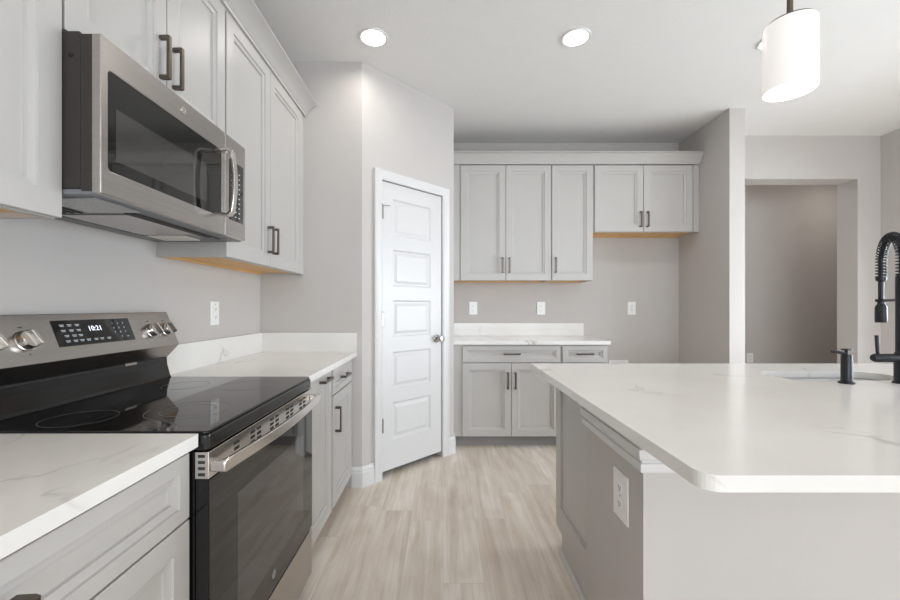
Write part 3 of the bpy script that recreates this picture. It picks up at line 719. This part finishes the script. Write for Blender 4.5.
mb = MB(EF).prism([(0.010, 0.0), (0.024, 0.0), (0.022, 0.010), (0.016, 0.017), (0.010, 0.019)], 1.574, 1.935, lambda p, d: EF(d, p[0], p[1])); mb.build('shoe_moulding', 'cab', ic, smooth=50)
r = root('island_countertop', (1.68, 1.4, CB), 'large white quartz island countertop with faint veining and a sink cutout', 'countertop')
hole = rrect(1.42, 1.945, 1.612, 1.845, [0.085, 0.085, 0.03, 0.05])
slab(rrect(0.459, IE, 0.704, 2.10, [0.03, 0.003, 0.035, 0.04]), 'slab', 'quartz', r, hole=hole)
# sink
r = root('kitchen_sink', (1.68, 1.73, CB-0.2), 'stainless undermount sink basin let into the island countertop', 'sink')
def basin_ring(g, z, rr): return [Vector((x, y, z)) for x, y in rrect(1.42-g, 1.945+g, 1.612-g, 1.845+g, rr)]
mb = MB(); R4 = lambda d: [0.085+d, 0.085+d, 0.03+d, 0.05+d]
rings = [basin_ring(0.018, CB-0.0035, R4(0.018)), basin_ring(0.018, CB-0.001, R4(0.018)), basin_ring(0.004, CB-0.001, R4(0.004)), basin_ring(-0.002, CB-0.01, R4(0)), basin_ring(-0.006, CB-0.17, R4(0)), basin_ring(-0.02, CB-0.195, R4(-0.005)), basin_ring(-0.10, CB-0.2, [0.01]*4)]
mb.loops(rings, cap0=False, cap1=True)
bs = mb.build('basin', 'sinksteel', r, smooth=50)
sm = bs.modifiers.new('thick', 'SOLIDIFY'); sm.thickness = 0.0012; sm.offset = 0
mb = MB(); mb.lathe([(0.04, 0.0), (0.045, 0.002), (0.03, 0.003), (0.028, 0.001), (0.001, 0.001)], (1.68, 1.73, CB-0.1995), seg=32); mb.build('drain', 'chrome', r, smooth=40)
# faucet
FX, FY = 1.782, 1.553
fc = root('kitchen_faucet', (FX, FY, CT), 'black spring-coil pull-down kitchen faucet at the right edge of the island sink', 'faucet')
mb = MB(); mb.lathe([(0.027, 0), (0.027, 0.006), (0.0225, 0.008), (0.0225, 0.085), (0.021, 0.118), (0.018, 0.122), (0.018, 0.416), (0.015, 0.42), (0.001, 0.42)], (FX, FY, CT), seg=32)
body = mb.build('body', 'blackmetal', fc, smooth=35)
mb = MB()
for k in range(14): mb.lathe([(0.0182, 0), (0.0195, 0.0015), (0.0182, 0.003)], (FX, FY, CT+0.33+k*0.006), seg=24, cap0=False, cap1=False)
mb.build('knurled_collar', 'blackmetal', body, smooth=30)
zz = CT+0.099
mb = MB(); mb.lathe([(0.0165, 0.0), (0.0165, 0.055), (0.0155, 0.056), (0.0155, 0.060), (0.0165, 0.061), (0.0165, 0.100), (0.012, 0.108), (0.001, 0.109)], (FX-0.005, FY, zz), (-1, 0, 0), 28); mixer = mb.build('mixer_valve', 'blackmetal', fc, smooth=35)
mb = MB(); mb.tube([(FX-0.094, FY, zz+0.012), (FX-0.098, FY-0.002, zz+0.045), (FX-0.103, FY-0.004, zz+0.088)], [0.0055, 0.006, 0.0062], 14); mb.build('lever', 'blackmetal', mixer, smooth=50)
HX, HY_ = 1.888, 1.724
dv = Vector((HX-FX, HY_-FY, 0)); dl = dv.length; dv.normalize()
arc = []; ztop = CT+0.420; rise = 0.100
def spine(t):
    # up from the body, over and down to the spray
    if t < 0.12: return Vector((FX, FY, ztop + 0.065*t/0.12))
    if t > 0.80:
        q = (t-0.80)/0.20; return Vector((HX, HY_, ztop+0.065 - q*0.068))
    q = (t-0.12)/0.68*PI
    return Vector((FX, FY, ztop+0.065)) + dv*(dl/2*(1-math.cos(q))) + Vector((0, 0, rise*math.sin(q)))
NS = 60; sp_ = [spine(i/NS) for i in range(NS+1)]
mb = MB(); mb.tube(sp_, 0.009, 12); mb.build('hose', 'blackmetal', fc, smooth=60)
L = [0]
for i in range(NS): L.append(L[-1]+(sp_[i+1]-sp_[i]).length)
turns = int(L[-1]/0.0125); NC = turns*14; coil = []
side = Vector((-dv.y, dv.x, 0))
j = 0
for k in range(NC+1):
    s_ = L[-1]*k/NC
    while j < NS-1 and L[j+1] < s_: j += 1
    q = (s_-L[j])/(L[j+1]-L[j]); p = sp_[j].lerp(sp_[j+1], q)
    ta = (sp_[min(j+2, NS)]-sp_[max(j-1, 0)]).normalized(); nn = ta.cross(side).normalized(); a = 2*PI*turns*k/NC
    coil.append(p + (nn*math.cos(a)+side*math.sin(a))*0.0165)
mb = MB(); mb.tube(coil, 0.0024, 6); mb.build('spring_coil', 'blackmetal', fc, smooth=60)
zh = E-0.067
mb = MB(); mb.lathe([(0.0175, 0), (0.0195, 0.003), (0.0195, 0.062), (0.0165, 0.074), (0.012, 0.080), (0.012, 0.098), (0.009, 0.102), (0.0095, 0.175), (0.0175, 0.182), (0.0175, 0.196), (0.001, 0.196)], (HX, HY_, zh), seg=28)
spr = mb.build('spray_head', 'blackmetal', fc, smooth=35)
mb = MB(); mb.lathe([(0.009, 0), (0.009, 0.003), (0.006, 0.004)], (HX-0.019*0.6, HY_-0.019*0.75, zh+0.048), (-0.6, -0.75, 0), 16); mb.build('spray_button', 'blackmetal', spr, smooth=35)
mb = MB(); za = E+0.028; mb.tube([(FX, FY, za), (HX-dv.x*0.012, HY_-dv.y*0.012, za)], 0.0055, 12); mb.lathe([(0.0135, -0.006), (0.018, -0.006), (0.018, 0.006), (0.0135, 0.006)], (HX, HY_, za), seg=24); mb.build('holder_arm', 'blackmetal', fc, smooth=40)
# soap dispenser
SX, SY = 1.567, 1.553
sd = root('soap_dispenser', (SX, SY, CT), 'small black soap dispenser on the island countertop left of the faucet', 'soap dispenser')
mb = MB(); mb.lathe([(0.025, 0), (0.025, 0.006), (0.0175, 0.009), (0.0175, 0.108), (0.016, 0.112), (0.001, 0.112)], (SX, SY, CT), seg=28); mb.build('body', 'blackmetal', sd, smooth=35)
mb = MB(); mb.lathe([(0.006, 0.11), (0.006, 0.128), (0.016, 0.129), (0.016, 0.134), (0.001, 0.135)], (SX, SY, CT), seg=24); mb.build('pump', 'blackmetal', sd, smooth=35)
mb = MB(); mb.tube([(SX, SY, CT+0.114), (SX-0.02, SY+0.0, CT+0.118), (SX-0.048, SY+0.0, CT+0.124), (SX-0.058, SY, CT+0.123)], [0.006, 0.006, 0.0055, 0.005], 12); mb.build('nozzle', 'blackmetal', sd, smooth=50)

# ------------------------------------------------------------------ lights of the room, and lamps added for the hall
def downlight(x, y, label, group=None, dark=1.0, pw=None, spread=165):
    r = root('ceiling_light', (x, y, CZ-0.004), label, 'ceiling light', group)
    mb = MB(); mb.lathe([(0.088, 0.0035), (0.088, -0.002), (0.084, -0.006), (0.073, -0.003), (0.073, 0.0035)], (x, y, CZ-0.004), seg=40, cap0=False, cap1=False); mb.build('trim_ring', 'trim', r, smooth=50)
    mb = MB(); mb.lathe([(0.073, 0.002), (0.073, -0.002), (0.001, -0.002)], (x, y, CZ-0.004), seg=40); mb.build('lens', 'lens', r)
    d = bpy.data.lights.new('downlight_lamp', 'AREA'); d.shape = 'DISK'; d.size = 0.12; d.energy = pw or DOWNLIGHT_W; d.spread = math.radians(spread); d.color = (1, 0.95, 0.90)
    o = bpy.data.objects.new('downlight_lamp', d); COL.objects.link(o); o.parent = r; o.location = (0, 0, -0.012)
downlight(-0.42, 2.416, 'round recessed ceiling light above the aisle, left one near the pantry corner')
downlight(0.803, 2.416, 'round recessed ceiling light in the middle, right of the one by the pantry corner')
downlight(2.03, 2.45, 'round recessed ceiling light mostly hidden behind the pendant shade')
for x in (-0.42, 0.803, 2.0, 3.2):
    for y in (-0.2, -2.4):
        downlight(x, y, 'round recessed ceiling light behind the viewpoint', 'recessed ceiling lights behind the viewpoint')
downlight(3.3, 4.5, 'unseen ceiling light added to brighten the hallway beyond the opening, left one', pw=1.5, spread=180)  # added lamp, out of view, brightens the hall wall
downlight(4.75, 4.4, 'unseen ceiling light added to brighten the hallway beyond the opening, right one', pw=2.6, spread=180)  # second added lamp, out of view, lifts the dark right side of the hall

PX, PY = 1.084, 1.25; pz = E+0.675
pd = root('pendant_light', (PX, PY, pz), 'lit white opal glass cylinder pendant hanging over the island', 'pendant light')
mb = MB(); mb.lathe([(0.062, -0.002), (0.062, -0.018), (0.05, -0.025), (0.008, -0.03)], (PX, PY, CZ), seg=32); mb.build('canopy', 'pull', pd, smooth=35)
mb = MB(); mb.lathe([(0.0085, 0), (0.0085, CZ-0.026-(pz+0.225))], (PX, PY, pz+0.225), seg=14); mb.build('stem', 'pull', pd, smooth=50)
mb = MB(); mb.lathe([(0.001, 0.19), (0.022, 0.19), (0.022, 0.205), (0.060, 0.2075), (0.060, 0.214), (0.024, 0.222), (0.015, 0.24), (0.001, 0.24)], (PX, PY, pz), seg=32); mb.build('shade_holder', 'pull', pd, smooth=35)
mb = MB(); mb.lathe([(0.0672, 0.0), (0.0682, 0.002), (0.0682, 0.202), (0.066, 0.207), (0.02, 0.207), (0.02, 0.203), (0.063, 0.203), (0.0652, 0.199), (0.0652, 0.002), (0.0662, 0.0)], (PX, PY, pz), seg=64, cap0=False, cap1=False)
mb.build('glass_shade', 'opal', pd, smooth=40)
mb = MB(); mb.lathe([(0.013, 0.19), (0.013, 0.15), (0.028, 0.115), (0.030, 0.095), (0.02, 0.072), (0.001, 0.065)], (PX, PY, pz), seg=24); mb.build('bulb', 'lens', pd, smooth=60)
d = bpy.data.lights.new('pendant_lamp', 'POINT'); d.energy = PENDANT_W; d.shadow_soft_size = 0.03; d.color = (1, 0.95, 0.90)
o = bpy.data.objects.new('pendant_lamp', d); COL.objects.link(o); o.parent = pd; o.location = (0, 0, 0.03)
